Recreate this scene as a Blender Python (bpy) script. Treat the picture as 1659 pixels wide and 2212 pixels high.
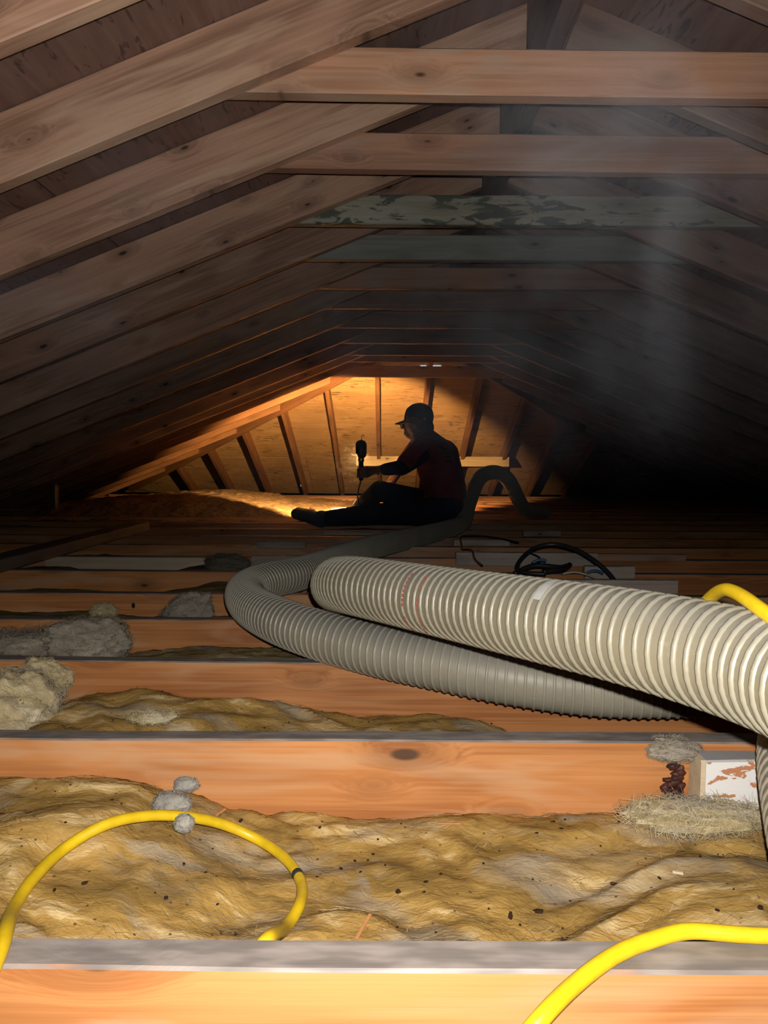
import bpy, bmesh, math, random
from mathutils import Vector, Matrix, noise

for _o in list(bpy.data.objects):
    bpy.data.objects.remove(_o)
sc = bpy.context.scene
col = sc.collection

# ------------------------------------------------------------------ camera
F = 1597.0                      # focal length in pixels of the 1659 x 2212 frame
CX, CY = 829.5, 1106.0
VPX, VPY = 836.0, 995.0         # where the ridge direction (+Y) vanishes
ROLL = 0.006
CAMZ = 0.39                     # lens height above the joist tops (z = 0)
_yc = Vector(((VPX - CX) / F, -(VPY - CY) / F, -1.0)).normalized()
_xc = Vector((math.cos(ROLL), -math.sin(ROLL), 0.0))
_xc = (_xc - _yc * _xc.dot(_yc)).normalized()
_zc = _xc.cross(_yc)
RC = Matrix((_xc, _yc, _zc))    # camera space -> world
CAM = Vector((0, 0, CAMZ))
cam_data = bpy.data.cameras.new('camera')
cam_data.sensor_fit = 'VERTICAL'
cam_data.sensor_height = 36.0
cam_data.lens = 36.0 * F / 2212.0
cam_data.clip_start = 0.01
cam = bpy.data.objects.new('camera', cam_data)
col.objects.link(cam)
cam.matrix_world = Matrix.Translation(CAM) @ RC.to_4x4()
sc.camera = cam

# ------------------------------------------------------------------ world, flash, exposure
world = bpy.data.worlds.new('world')
sc.world = world
world.use_nodes = True
world.node_tree.nodes['Background'].inputs[0].default_value = (0.55, 0.65, 0.8, 1)
world.node_tree.nodes['Background'].inputs[1].default_value = 0.0012
fl = bpy.data.lights.new('phone_flash', 'SPOT')       # the flash beside the phone's lens
fl.energy = 112.0
fl.color = (1.0, 0.93, 0.85)
fl.shadow_soft_size = 0.004
fl.spot_size = math.radians(150)
fl.spot_blend = 1.0
flo = bpy.data.objects.new('phone_flash', fl)
col.objects.link(flo)
flo.location = CAM + Vector((0.012, 0.0, 0.022))
flo.rotation_euler = (math.radians(88), 0, 0)
sc.view_settings.view_transform = 'Standard'
sc.view_settings.look = 'None'
sc.view_settings.gamma = 1.0
sc.view_settings.use_curve_mapping = False
sc.view_settings.exposure = 0.0
sc.cycles.volume_step_rate = 1.3
sc.cycles.volume_bounces = 0
sc.cycles.max_bounces = 5
sc.cycles.diffuse_bounces = 2
sc.cycles.glossy_bounces = 2
sc.cycles.caustics_reflective = False
sc.cycles.caustics_refractive = False
sc.cycles.use_adaptive_sampling = True
sc.cycles.adaptive_threshold = 0.15
sc.cycles.adaptive_min_samples = 8

# ------------------------------------------------------------------ helpers
def at(px, py, Y):
    """world point on the ray through a photo pixel at depth Y"""
    v = RC @ Vector(((px - CX) / F, -(py - CY) / F, -1.0))
    return CAM + v * (Y / v.y)

def on_z(px, py, z):
    v = RC @ Vector(((px - CX) / F, -(py - CY) / F, -1.0))
    return CAM + v * ((z - CAMZ) / v.z)

ORD = ['nearest', 'second', 'third', 'fourth', 'fifth', 'sixth', 'seventh', 'eighth', 'ninth', 'tenth', 'eleventh',
       'twelfth', 'thirteenth', 'fourteenth', 'fifteenth', 'sixteenth', 'seventeenth', 'eighteenth', 'nineteenth', 'twentieth']

def tag(o, label=None, cat=None, group=None, kind=None):
    if label: o['label'] = label
    if cat: o['category'] = cat
    if group: o['group'] = group
    if kind: o['kind'] = kind
    return o

def link(name, me, mat=None, parent=None, smooth=False, mw=None):
    o = bpy.data.objects.new(name, me)
    col.objects.link(o)
    if mat is not None:
        me.materials.clear(); me.materials.append(mat)
    if smooth:
        for p in me.polygons: p.use_smooth = True
    if mw is not None: o.matrix_world = mw
    if parent is not None:
        o.parent = parent
        o.matrix_parent_inverse = parent.matrix_world.inverted()
    return o

def empty(name, loc):
    o = bpy.data.objects.new(name, None)
    o.empty_display_size = 0.05
    col.objects.link(o)
    o.matrix_world = Matrix.Translation(Vector(loc))
    return o

def mesh_pd(name, vs, fs):
    me = bpy.data.meshes.new(name)
    me.from_pydata([tuple(v) for v in vs], [], fs)
    me.update()
    return me

def fbm(p, oct=4):
    return noise.fractal(p, 1.0, 2.0, oct)

# ------------------------------------------------------------------ materials
class N:
    def __init__(s, name):
        s.m = bpy.data.materials.new(name); s.m.use_nodes = True
        s.t = s.m.node_tree; s.t.nodes.clear()
        s.out = s.t.nodes.new('ShaderNodeOutputMaterial')
    def n(s, typ, **kw):
        nd = s.t.nodes.new(typ)
        for k, v in kw.items(): setattr(nd, k, v)
        return nd
    def c(s, a, b): s.t.links.new(a, b)
    def val(s, sock, v):
        if hasattr(v, 'is_output') or isinstance(v, bpy.types.NodeSocket): s.c(v, sock)
        else: sock.default_value = v
    def math(s, op, a, b=None, c=None, clamp=False):
        nd = s.n('ShaderNodeMath', operation=op); nd.use_clamp = clamp
        s.val(nd.inputs[0], a)
        if b is not None: s.val(nd.inputs[1], b)
        if c is not None: s.val(nd.inputs[2], c)
        return nd.outputs[0]
    def vmath(s, op, a, b):
        nd = s.n('ShaderNodeVectorMath', operation=op)
        s.val(nd.inputs[0], a); s.val(nd.inputs[1], b)
        return nd.outputs[0]
    def noise(s, vec, scale=1, detail=4, rough=.5, dist=0):
        nd = s.n('ShaderNodeTexNoise')
        s.c(vec, nd.inputs['Vector'])
        nd.inputs['Scale'].default_value = scale; nd.inputs['Detail'].default_value = detail
        nd.inputs['Roughness'].default_value = rough; nd.inputs['Distortion'].default_value = dist
        return nd.outputs[0]
    def ramp(s, f, lo, hi, smooth=True):
        nd = s.n('ShaderNodeMapRange')
        if smooth: nd.interpolation_type = 'SMOOTHSTEP'
        s.val(nd.inputs['Value'], f)
        nd.inputs['From Min'].default_value = lo; nd.inputs['From Max'].default_value = hi
        return nd.outputs[0]
    def mix(s, f, a, b, blend='MIX'):
        nd = s.n('ShaderNodeMix', data_type='RGBA', blend_type=blend)
        s.val(nd.inputs[0], f)
        for k, v in ((6, a), (7, b)):
            if isinstance(v, tuple): nd.inputs[k].default_value = (v[0], v[1], v[2], 1)
            else: s.c(v, nd.inputs[k])
        return nd.outputs[2]
    def bsdf(s, color, rough=.6, spec=.3, bump=None, bstr=.3, bdist=.002, **kw):
        b = s.n('ShaderNodeBsdfPrincipled')
        if isinstance(color, tuple): b.inputs['Base Color'].default_value = (*color, 1)
        else: s.c(color, b.inputs['Base Color'])
        s.val(b.inputs['Roughness'], rough)
        b.inputs['Specular IOR Level'].default_value = spec
        for k, v in kw.items(): s.val(b.inputs[k.replace('_', ' ')], v)
        if bump is not None:
            bn = s.n('ShaderNodeBump'); bn.inputs['Strength'].default_value = bstr; bn.inputs['Distance'].default_value = bdist
            s.c(bump, bn.inputs['Height']); s.c(bn.outputs[0], b.inputs['Normal'])
        s.c(b.outputs[0], s.out.inputs['Surface'])
        return s.m
    def objvec(s, rnd=True):
        tc = s.n('ShaderNodeTexCoord')
        v = tc.outputs['Object']
        if rnd:
            oi = s.n('ShaderNodeObjectInfo')
            r = oi.outputs['Random']
            cb = s.n('ShaderNodeCombineXYZ')
            s.c(s.math('MULTIPLY', r, 53.0), cb.inputs[0])
            s.c(s.math('MULTIPLY', r, 17.3), cb.inputs[1])
            s.c(s.math('MULTIPLY', r, 31.7), cb.inputs[2])
            v = s.vmath('ADD', v, cb.outputs[0])
            s.rnd = r
        return v

def wood(name, light, dark, knot=(.09, .045, .025), dust=None, dust_amt=1.0, rough=.5, spec=.35, blotch=None, blotch_amt=.5,
         kscale=1.0, rvar=.25, moss=None, band=.5):
    s = N(name)
    v = s.objvec()
    # knots: ellipsoids scattered through the board
    kn = s.n('ShaderNodeSeparateXYZ'); s.c(v, kn.inputs[0])
    kc = s.n('ShaderNodeCombineXYZ')
    s.c(s.math('MULTIPLY', kn.outputs[0], 3.1 * kscale), kc.inputs[0]); s.c(s.math('MULTIPLY', kn.outputs[2], 7.5 * kscale), kc.inputs[1])
    vor = s.n('ShaderNodeTexVoronoi'); vor.feature = 'F1'; vor.voronoi_dimensions = '2D'
    s.c(kc.outputs[0], vor.inputs['Vector']); vor.inputs['Scale'].default_value = 1.0
    ks = s.n('ShaderNodeSeparateColor'); s.c(vor.outputs['Color'], ks.inputs[0])
    d = s.math('ADD', vor.outputs['Distance'], s.math('MULTIPLY', ks.outputs[0], .12))
    halo = s.math('SUBTRACT', 1.0, s.ramp(d, .05, .32))
    # grain, bent round the knots
    sep = s.n('ShaderNodeSeparateXYZ'); s.c(v, sep.inputs[0])
    bend = s.math('MULTIPLY', halo, .032)
    cb = s.n('ShaderNodeCombineXYZ')
    s.c(sep.outputs[0], cb.inputs[0]); s.c(s.math('ADD', sep.outputs[1], bend), cb.inputs[1]); s.c(s.math('ADD', sep.outputs[2], bend), cb.inputs[2])
    gv = cb.outputs[0]
    g1 = s.noise(s.vmath('MULTIPLY', gv, (1.3, 30, 34)), 1, 3, .55, .5)
    g2 = s.noise(s.vmath('MULTIPLY', gv, (3.0, 140, 170)), 1, 2, .6)
    f = s.math('ADD', s.math('MULTIPLY', g1, .6), s.math('MULTIPLY', g2, .4))
    colr = s.mix(s.ramp(f, .38, .61), dark, light)
    big = s.noise(s.vmath('MULTIPLY', v, (2.2, 7, 7)), 1, 2, .55, .4)
    colr = s.mix(s.math('MULTIPLY', s.ramp(big, .42, .66), band), colr, tuple(min(1, x * 1.35) for x in light))
    if blotch:
        bl = s.noise(s.vmath('MULTIPLY', v, (2.0, 11, 12)), 1, 3, .62, .6)
        colr = s.mix(s.math('MULTIPLY', s.ramp(bl, .50, .64), blotch_amt), colr, blotch)
    if moss:
        ml = s.noise(s.vmath('MULTIPLY', v, (11, 34, 38)), 1, 5, .62, .7)
        ml2 = s.noise(s.vmath('MULTIPLY', v, (1.9, 4, 4)), 1, 2, .5)
        colr = s.mix(s.ramp(s.math('ADD', ml, s.math('MULTIPLY', ml2, .7)), .87, .93), colr, moss)
    colr = s.mix(s.math('MULTIPLY', s.math('SUBTRACT', 1.0, s.ramp(d, .05, .30)), .55), colr, tuple(a * .5 + b * .5 for a, b in zip(dark, knot)))
    colr = s.mix(s.math('SUBTRACT', 1.0, s.ramp(d, .045, .085)), colr, knot)
    # board-to-board variation
    hv = s.n('ShaderNodeHueSaturation')
    s.c(colr, hv.inputs['Color'])
    s.c(s.math('ADD', s.math('MULTIPLY', s.rnd, rvar), 1.0 - rvar / 2), hv.inputs['Value'])
    colr = hv.outputs[0]
    if dust:
        geo = s.n('ShaderNodeNewGeometry')
        sn = s.n('ShaderNodeSeparateXYZ'); s.c(geo.outputs['Normal'], sn.inputs[0])
        dn = s.noise(s.vmath('MULTIPLY', v, (7, 20, 30)), 1, 3, .65)
        up = s.math('ADD', sn.outputs[2], s.math('MULTIPLY', s.math('SUBTRACT', dn, .5), .9))
        fac = s.math('MULTIPLY', s.ramp(up, .42, .72), dust_amt)
        dc = s.mix(s.ramp(s.noise(s.vmath('MULTIPLY', v, (16, 55, 30)), 1, 2, .6), .35, .7), tuple(x * .6 for x in dust), dust)
        colr = s.mix(fac, colr, dc)
    h = s.math('SUBTRACT', f, s.math('MULTIPLY', halo, .3))
    rr = s.math('ADD', s.math('MULTIPLY', big, -.25), rough + .12)
    return s.bsdf(colr, rr, spec, bump=h, bstr=.35, bdist=.0025)

M = {}
M['joist'] = wood('joist_fir', (.50, .215, .075), (.345, .125, .038), dust=(.275, .235, .212), blotch=(.55, .32, .17), blotch_amt=.6, rough=.40, spec=.45)
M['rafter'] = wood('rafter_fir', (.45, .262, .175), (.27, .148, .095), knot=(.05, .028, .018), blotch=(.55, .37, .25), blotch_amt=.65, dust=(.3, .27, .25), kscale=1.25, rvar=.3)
M['rafter_right'] = wood('rafter_fir_darkened', (.235, .145, .105), (.15, .088, .064), knot=(.04, .025, .018), blotch=(.30, .215, .16), blotch_amt=.6, kscale=1.2)  # rafter wood toned down to make the right slope darker than the left
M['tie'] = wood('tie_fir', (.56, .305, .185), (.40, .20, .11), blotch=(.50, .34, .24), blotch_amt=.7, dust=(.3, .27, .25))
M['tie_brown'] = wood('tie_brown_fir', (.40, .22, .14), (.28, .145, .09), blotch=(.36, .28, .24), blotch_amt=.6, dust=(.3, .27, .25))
M['tie_grey'] = wood('tie_weathered', (.32, .30, .235), (.25, .23, .17), knot=(.08, .07, .05), moss=(.085, .095, .075), rvar=.05)
M['tie_grey2'] = wood('tie_grey_wood', (.27, .27, .235), (.21, .21, .18), knot=(.08, .075, .06), blotch=(.19, .205, .185), blotch_amt=.6, rvar=.05)
M['jack'] = wood('jack_fir', (.30, .15, .075), (.21, .10, .048), kscale=.8)
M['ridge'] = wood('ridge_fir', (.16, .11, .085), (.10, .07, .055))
M['pale'] = wood('pale_pine', (.62, .50, .34), (.50, .38, .24), blotch=(.55, .45, .33), kscale=.8)
M['greywood'] = wood('grey_cleat', (.40, .33, .27), (.30, .235, .18), blotch=(.48, .43, .38), dust=(.38, .35, .32))
M['dark_plank'] = wood('dusty_plank', (.13, .10, .085), (.09, .07, .06), dust=(.15, .135, .13))

def plywood(name, light, dark, slit):
    s = N(name)
    v = s.objvec()
    g = s.noise(s.vmath('MULTIPLY', v, (2.2, 26, 1)), 1, 5, .6, .9)
    c = s.mix(s.ramp(g, .32, .68), dark, light)
    sl = s.noise(s.vmath('MULTIPLY', v, (14, 66, 1)), 1, 3, .55, .5)
    sl2 = s.noise(s.vmath('MULTIPLY', v, (3.5, 8, 1)), 1, 1)
    c = s.mix(s.math('MULTIPLY', s.ramp(s.math('ADD', sl, s.math('MULTIPLY', sl2, .45)), .83, .90), .85), c, slit)
    big = s.noise(v, 2.2, 4, .6, .5)
    c = s.mix(s.math('MULTIPLY', s.ramp(big, .45, .7), .35), c, tuple(x * .6 for x in dark))
    return s.bsdf(c, .6, .25, bump=g, bstr=.2)
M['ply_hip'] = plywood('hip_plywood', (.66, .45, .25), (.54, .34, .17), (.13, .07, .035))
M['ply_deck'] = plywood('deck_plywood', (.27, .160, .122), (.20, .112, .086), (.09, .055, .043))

def simple(name, c, rough=.6, spec=.3, var=.2, scale=30, bstr=.15, **kw):
    s = N(name)
    v = s.objvec(False)
    n = s.noise(v, scale, 4, .6)
    cc = s.mix(s.ramp(n, .3, .7), tuple(x * (1 - var) for x in c), c)
    return s.bsdf(cc, rough, spec, bump=n, bstr=bstr, **kw)
M['floor'] = simple('gypsum_back', (.18, .15, .12))
M['yellow'] = simple('yellow_cord_jacket', (.72, .48, .012), .38, .5, .18, 60, .1)
M['black_tape'] = simple('black_mark', (.03, .035, .05))
M['black_cable'] = simple('black_rubber', (.018, .019, .022), .42, .45)
M['blue_cable'] = simple('blue_wire', (.05, .12, .22), .4, .5)
M['metal'] = simple('dull_metal', (.42, .40, .37), .38, .5, .2, 40, .1, Metallic=.9)
M['dirt'] = simple('dark_crumb', (.035, .018, .012), .9, .1)
M['chip'] = simple('wood_chip', (.55, .25, .10), .7, .2)
M['pitch'] = simple('burnt_pitch', (.075, .022, .014), .55, .35, .6, 60, .6)

def insul(name, a, b, c, grey, gamt=.5):
    """glass wool: fibrous streaks of ochre and pale yellow with grey dusty patches"""
    s = N(name)
    v = s.objvec(True)
    w = s.noise(v, 5, 3, .6)
    cb = s.n('ShaderNodeCombineXYZ')
    for i in range(3): s.c(s.math('MULTIPLY', w, .10), cb.inputs[i])
    v2 = s.vmath('ADD', v, cb.outputs[0])
    f1 = s.noise(s.vmath('MULTIPLY', v2, (4.5, 12, 12)), 1, 4, .62, .7)
    f2 = s.noise(s.vmath('MULTIPLY', v2, (20, 46, 46)), 1, 3, .7, .8)
    f = s.math('ADD', s.math('MULTIPLY', f1, .74), s.math('MULTIPLY', f2, .26))
    colr = s.mix(s.ramp(f, .38, .52), a, b)
    colr = s.mix(s.ramp(f, .52, .62), colr, c)
    gp = s.noise(s.vmath('MULTIPLY', v2, (3.2, 8, 8)), 1, 3, .65, .8)
    colr = s.mix(s.math('MULTIPLY', s.ramp(gp, .50, .66), gamt), colr, grey)
    sp = s.n('ShaderNodeTexVoronoi'); s.c(v, sp.inputs['Vector']); sp.inputs['Scale'].default_value = 55
    colr = s.mix(s.math('SUBTRACT', 1.0, s.ramp(sp.outputs['Distance'], .05, .13)), colr, (.12, .07, .03))
    fine = s.noise(s.vmath('MULTIPLY', v2, (90, 150, 150)), 1, 2, .7)
    h = s.math('ADD', s.math('MULTIPLY', f2, .6), s.math('MULTIPLY', fine, .5))
    return s.bsdf(colr, .95, .08, bump=h, bstr=.5, bdist=.006)
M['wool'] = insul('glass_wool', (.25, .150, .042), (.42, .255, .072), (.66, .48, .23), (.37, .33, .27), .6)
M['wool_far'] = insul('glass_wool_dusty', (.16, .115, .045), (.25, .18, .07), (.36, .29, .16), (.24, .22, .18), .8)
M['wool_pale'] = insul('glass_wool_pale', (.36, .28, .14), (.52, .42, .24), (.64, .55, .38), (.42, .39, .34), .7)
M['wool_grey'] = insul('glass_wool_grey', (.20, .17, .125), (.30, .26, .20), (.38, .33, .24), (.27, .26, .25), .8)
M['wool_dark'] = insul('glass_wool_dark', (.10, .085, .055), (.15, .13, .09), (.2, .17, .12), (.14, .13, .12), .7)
M['fluff'] = simple('grey_fluff', (.37, .345, .30), .95, .05, .4, 60, .8)
M['blown'] = simple('blown_wool', (.36, .25, .15), .95, .05, .55, 38, 1.0)

# ------------------------------------------------------------------ beams
def beam(name, p0, p1, thick, high, mat, label=None, cat=None, group=None, parent=None, up=Vector((0, 0, 1)), cut0=0.0, cut1=0.0,
         seg=14, warp=.002, cham=.0025, seed=0, kind=None):
    """a sawn board: local X along it, Y its thickness, Z its height; p0 and p1 are the middle of its lower edge"""
    p0 = Vector(p0); p1 = Vector(p1)
    L = (p1 - p0).length
    X = (p1 - p0).normalized()
    Z = (up - X * up.dot(X)).normalized()
    Y = Z.cross(X)
    c = cham; t = thick / 2; h = high
    prof = [(-t, c), (-t + c, 0), (t - c, 0), (t, c), (t, h - c), (t - c, h), (-t + c, h), (-t, h - c)]
    vs, fs = [], []
    rng = random.Random(seed * 7 + 3)
    so = rng.random() * 50
    for i in range(seg + 1):
        u = i / seg
        wy = fbm(Vector((u * L * .8 + so, 1.7, 0)), 2) * warp * 1.6
        wz = fbm(Vector((u * L * .8 + so, 9.7, 0)), 2) * warp
        for (y, z) in prof:
            x = u * L + (1 - u) * cut0 * z + u * cut1 * z
            e = fbm(Vector((x * 6 + so, y * 40, z * 40)), 2) * .0012
            vs.append((x, y + wy + e, z + wz + e))
    k = len(prof)
    for i in range(seg):
        for j in range(k):
            a = i * k + j; b = i * k + (j + 1) % k
            fs.append((a, a + k, b + k, b))
    fs.append(tuple(range(k)))
    fs.append(tuple(reversed(range(seg * k, seg * k + k))))
    me = mesh_pd(name, vs, fs)
    mw = Matrix((X, Y, Z)).transposed().to_4x4(); mw.translation = p0
    o = link(name, me, mat, parent, mw=mw)
    return tag(o, label, cat, group, kind)

# ------------------------------------------------------------------ roof geometry
PITCH = .40
RX = .34                                    # ridge board centre
LZ0 = 1.078 + PITCH * (.305 + RX)           # left rafter underside extended to the ridge
RZ0 = 1.268
RVD = .13                                   # vertical depth of a rafter
def zl(x): return LZ0 + PITCH * (x - RX)    # underside of left rafters
def zr(x): return RZ0 - PITCH * (x - RX)
HS, HY = .44, 5.42                          # hip slope and where it leaves the ridge
HZ0 = 1.334
def zh(y): return HZ0 - HS * (y - HY)
XL = RX - LZ0 / PITCH                       # eaves, where undersides reach the joist tops
XR = RX + RZ0 / PITCH
YH = HY + HZ0 / HS
def hip_y_left(x): return HY + (HZ0 - zl(x)) / HS
def hip_y_right(x): return HY + (HZ0 - zr(x)) / HS

# --- roof decking: plywood sheets, one object each
ceil = empty('ceiling', (RX, 2.5, 1.6)); ceil['kind'] = 'structure'
ceil['label'] = 'plywood roof sheathing above the rafters'
def clip(poly, f):
    out = []
    for i in range(len(poly)):
        a, b = poly[i], poly[(i + 1) % len(poly)]
        fa, fb = f(a), f(b)
        if fa >= 0: out.append(a)
        if (fa >= 0) != (fb >= 0):
            t = fa / (fa - fb)
            out.append((a[0] + (b[0] - a[0]) * t, a[1] + (b[1] - a[1]) * t))
    return out
def sheet(poly, zf, mat, along):
    if len(poly) < 3: return
    cx = sum(p[0] for p in poly) / len(poly); cy = sum(p[1] for p in poly) / len(poly)
    th = .013
    P = [Vector((x, y, zf(x, y))) for x, y in poly]
    c0 = Vector((cx, cy, zf(cx, cy)))
    nrm = (P[1] - P[0]).cross(P[2] - P[0]).normalized()
    if nrm.z < 0: nrm = -nrm
    X = Vector(along); X = (X - nrm * X.dot(nrm)).normalized(); Y = nrm.cross(X)
    R = Matrix((X, Y, nrm))
    lo = [R @ (p - c0) for p in P]; n = len(lo)
    vs = lo + [v + Vector((0, 0, th)) for v in lo]
    ar = sum(lo[i].x * lo[(i + 1) % n].y - lo[(i + 1) % n].x * lo[i].y for i in range(n))
    if ar < 0:
        lo.reverse(); vs = lo + [v + Vector((0, 0, th)) for v in lo]
    fs = [tuple(reversed(range(n))), tuple(range(n, 2 * n))] + [(i, (i + 1) % n, n + (i + 1) % n, n + i) for i in range(n)]
    mw = R.transposed().to_4x4(); mw.translation = c0
    link('plywood_panel', mesh_pd('plywood_panel', vs, fs), mat, ceil, mw=mw)
g = .002
pw = 1.22 * math.cos(math.atan(PITCH))
for side in (-1, 1):
    xe = XL - .3 if side < 0 else XR + .3
    zf = (lambda x, y: zl(x) + RVD) if side < 0 else (lambda x, y: zr(x) + RVD)
    for r in range(4):
        xa = RX + side * r * pw; xb = RX + side * (r + 1) * pw
        if side < 0: xb = max(xb, xe)
        else: xb = min(xb, xe)
        if (xb - xa) * side < .05: continue
        xa += side * g; xb -= side * g
        y0 = -1.2 - (.0 if r % 2 else 1.22)
        while y0 < 9:
            lo_, hi_ = min(xa, xb), max(xa, xb)
            q = [(lo_, max(y0 + g, -.8)), (hi_, max(y0 + g, -.8)), (hi_, y0 + 2.44 - g), (lo_, y0 + 2.44 - g)]
            hf = (lambda p: hip_y_left(p[0]) + .02 - p[1]) if side < 0 else (lambda p: hip_y_right(p[0]) + .02 - p[1])
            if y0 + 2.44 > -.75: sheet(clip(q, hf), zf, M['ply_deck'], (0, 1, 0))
            y0 += 2.44
ph = 1.22 * math.cos(math.atan(HS))
for r in range(3):
    ya, yb = HY - .3 + r * ph + .45, HY - .3 + (r + 1) * ph + .45
    if r == 0: ya = HY - .1
    x0 = XL - .3 - (1.22 if r % 2 else 0)
    while x0 < XR + .3:
        q = [(x0 + g, ya + g), (x0 + 2.44 - g, ya + g), (x0 + 2.44 - g, min(yb, YH + .3) - g), (x0 + g, min(yb, YH + .3) - g)]
        q = clip(q, lambda p: p[1] - hip_y_left(p[0]) + .02)
        if len(q) >= 3: q = clip(q, lambda p: p[1] - hip_y_right(p[0]) + .02)
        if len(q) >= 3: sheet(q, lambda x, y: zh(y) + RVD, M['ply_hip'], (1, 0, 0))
        x0 += 2.44

# --- the ceiling boards under the joists
fl_me = mesh_pd('floor', [(XL - .3, .35, -.146), (XR + .3, .35, -.146), (XR + .3, YH + .2, -.146), (XL - .3, YH + .2, -.146),
                          (XL - .3, .35, -.160), (XR + .3, .35, -.160), (XR + .3, YH + .2, -.160), (XL - .3, YH + .2, -.160)],
                [(0, 1, 2, 3), (7, 6, 5, 4), (0, 4, 5, 1), (1, 5, 6, 2), (2, 6, 7, 3), (3, 7, 4, 0)])
tag(link('floor', fl_me, M['floor']), 'dull back of the ceiling board below the joists', None, None, 'structure')

# ------------------------------------------------------------------ rafters, ties, ridge, hips
TIE_Y = [1.466, 1.838, 2.252, 2.642, 3.08, 3.48, 3.968, 4.486, 5.0, 5.34, 5.74]
TH = .036
raf_y = [1.09] + [y - TH for y in TIE_Y[:10]]
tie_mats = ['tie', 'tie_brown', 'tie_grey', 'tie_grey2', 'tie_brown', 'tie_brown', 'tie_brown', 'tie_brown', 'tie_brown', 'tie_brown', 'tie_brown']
tie_desc = ['orange-brown collar tie, widest and {} to the camera', 'brown collar tie with pale scuffs, {} from the camera',
            'grey-green weathered collar tie with dark flaking patches, {} from the camera', 'plain grey collar tie without flaking, {} from the camera']
for i, y in enumerate(TIE_Y):
    last = i == len(TIE_Y) - 1
    zb = 1.09 if not last else at(830, 815, y).z
    tilt = [.008, .005, .002, 0, 0, 0, 0, 0, 0, 0, 0][i]
    d = tie_desc[i] if i < 4 else ('dark brown collar tie, {} from the camera' if not last else 'dark lowest collar tie right above the lit hip end')
    xr = 1.115 if not last else 1.2
    x0 = -.42 if not last else -.52
    o = beam('collar_tie', (x0 - .01, y + TH / 2, zb + .003), (xr, y + TH / 2, zb - tilt), TH, .086, M[tie_mats[i]], d.format(ORD[i]), 'beam',
             'collar ties under the ridge', cut0=1 / PITCH * .99, cut1=-1 / PITCH * .93, seed=i + 10)

rafter_look = ['cut off by the picture corner', 'pale orange-brown and scuffed', 'split and dusty with knots', 'with one big dark knot', 'with a bright worn streak',
               'with scattered knots', 'with a worn pale streak', 'dim and grey-brown', 'dim and dark brown', 'nearly black', 'nearly black by the haze']
def rafter_left(y, lab, x_top=RX - .02, mat='rafter', seed=0):
    p0 = (XL - .25, y + TH / 2, zl(XL - .25)); p1 = (x_top, y + TH / 2, zl(x_top))
    return beam('rafter', p0, p1, TH, RVD * math.cos(math.atan(PITCH)), M[mat], lab, 'rafter', 'rafters of the left roof slope', seed=seed, cut1=PITCH, seg=18)
for i, y in enumerate(raf_y):
    rafter_left(y, f'{ORD[i]} rafter on the left roof slope, {rafter_look[i]}', seed=i + 40)
R_Y = [1.30, 1.65, 1.96, 2.37, 2.78, 3.19, 3.60, 4.00, 4.41, 4.82, 5.22]
for i, y in enumerate(R_Y):
    xt = RX + .03
    p1 = (XR + .25, y + TH / 2, zr(XR + .25)); p0 = (xt, y + TH / 2, zr(xt))
    look = ['only its corner in view', 'with a square-cut upper end', 'with a pale lower edge and square end'][i] if i < 3 else 'dusty brown in the haze'
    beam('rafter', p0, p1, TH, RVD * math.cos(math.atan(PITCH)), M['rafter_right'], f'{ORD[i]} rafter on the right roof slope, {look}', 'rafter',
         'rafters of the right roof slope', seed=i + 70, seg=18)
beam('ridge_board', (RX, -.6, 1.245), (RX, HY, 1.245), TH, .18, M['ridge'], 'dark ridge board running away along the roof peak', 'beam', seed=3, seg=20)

# hip rafters
def hip(sgn, lab):
    xe = XL + .1 if sgn < 0 else XR - .1
    fy = hip_y_left if sgn < 0 else hip_y_right
    fz = zl if sgn < 0 else zr
    xt = RX + sgn * .05
    return beam('hip_rafter', (xe, fy(xe), fz(xe) - .03), (xt, fy(xt), fz(xt) - .03), .038, .15, M['jack'], lab, 'rafter', seed=5 + sgn)
hip(-1, 'long hip rafter slanting down to the left of the lamplit end')
hip(1, 'long hip rafter slanting down to the right of the lamplit end')
# jack rafters of the left slope that stop at the hip
for i, y in enumerate([5.70, 6.12, 6.55, 6.98, 7.40, 7.83]):
    # solve hip_y_left(x) = y
    x = RX - (y - HY) * HS / PITCH + (HZ0 - LZ0) / PITCH
    rafter_left(y - TH, f'{ORD[i].replace("nearest", "first")} jack rafter ending at the left hip, edged with orange lamplight', x_top=x - .03, mat='jack', seed=i + 90)
for i, y in enumerate([5.65, 6.06, 6.47, 6.88, 7.28]):
    x = RX + (y - HY) * HS / PITCH + (RZ0 - HZ0) / PITCH
    p0 = (x + .05, y, zr(x + .05)); p1 = (XR + .2, y, zr(XR + .2))
    beam('rafter', p0, p1, TH, RVD * .92, M['rafter_right'], f'{ORD[i].replace("nearest", "first")} jack rafter ending at the right hip, in deep shadow', 'rafter', 'jack rafters of the right slope', seed=i + 100)
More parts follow.
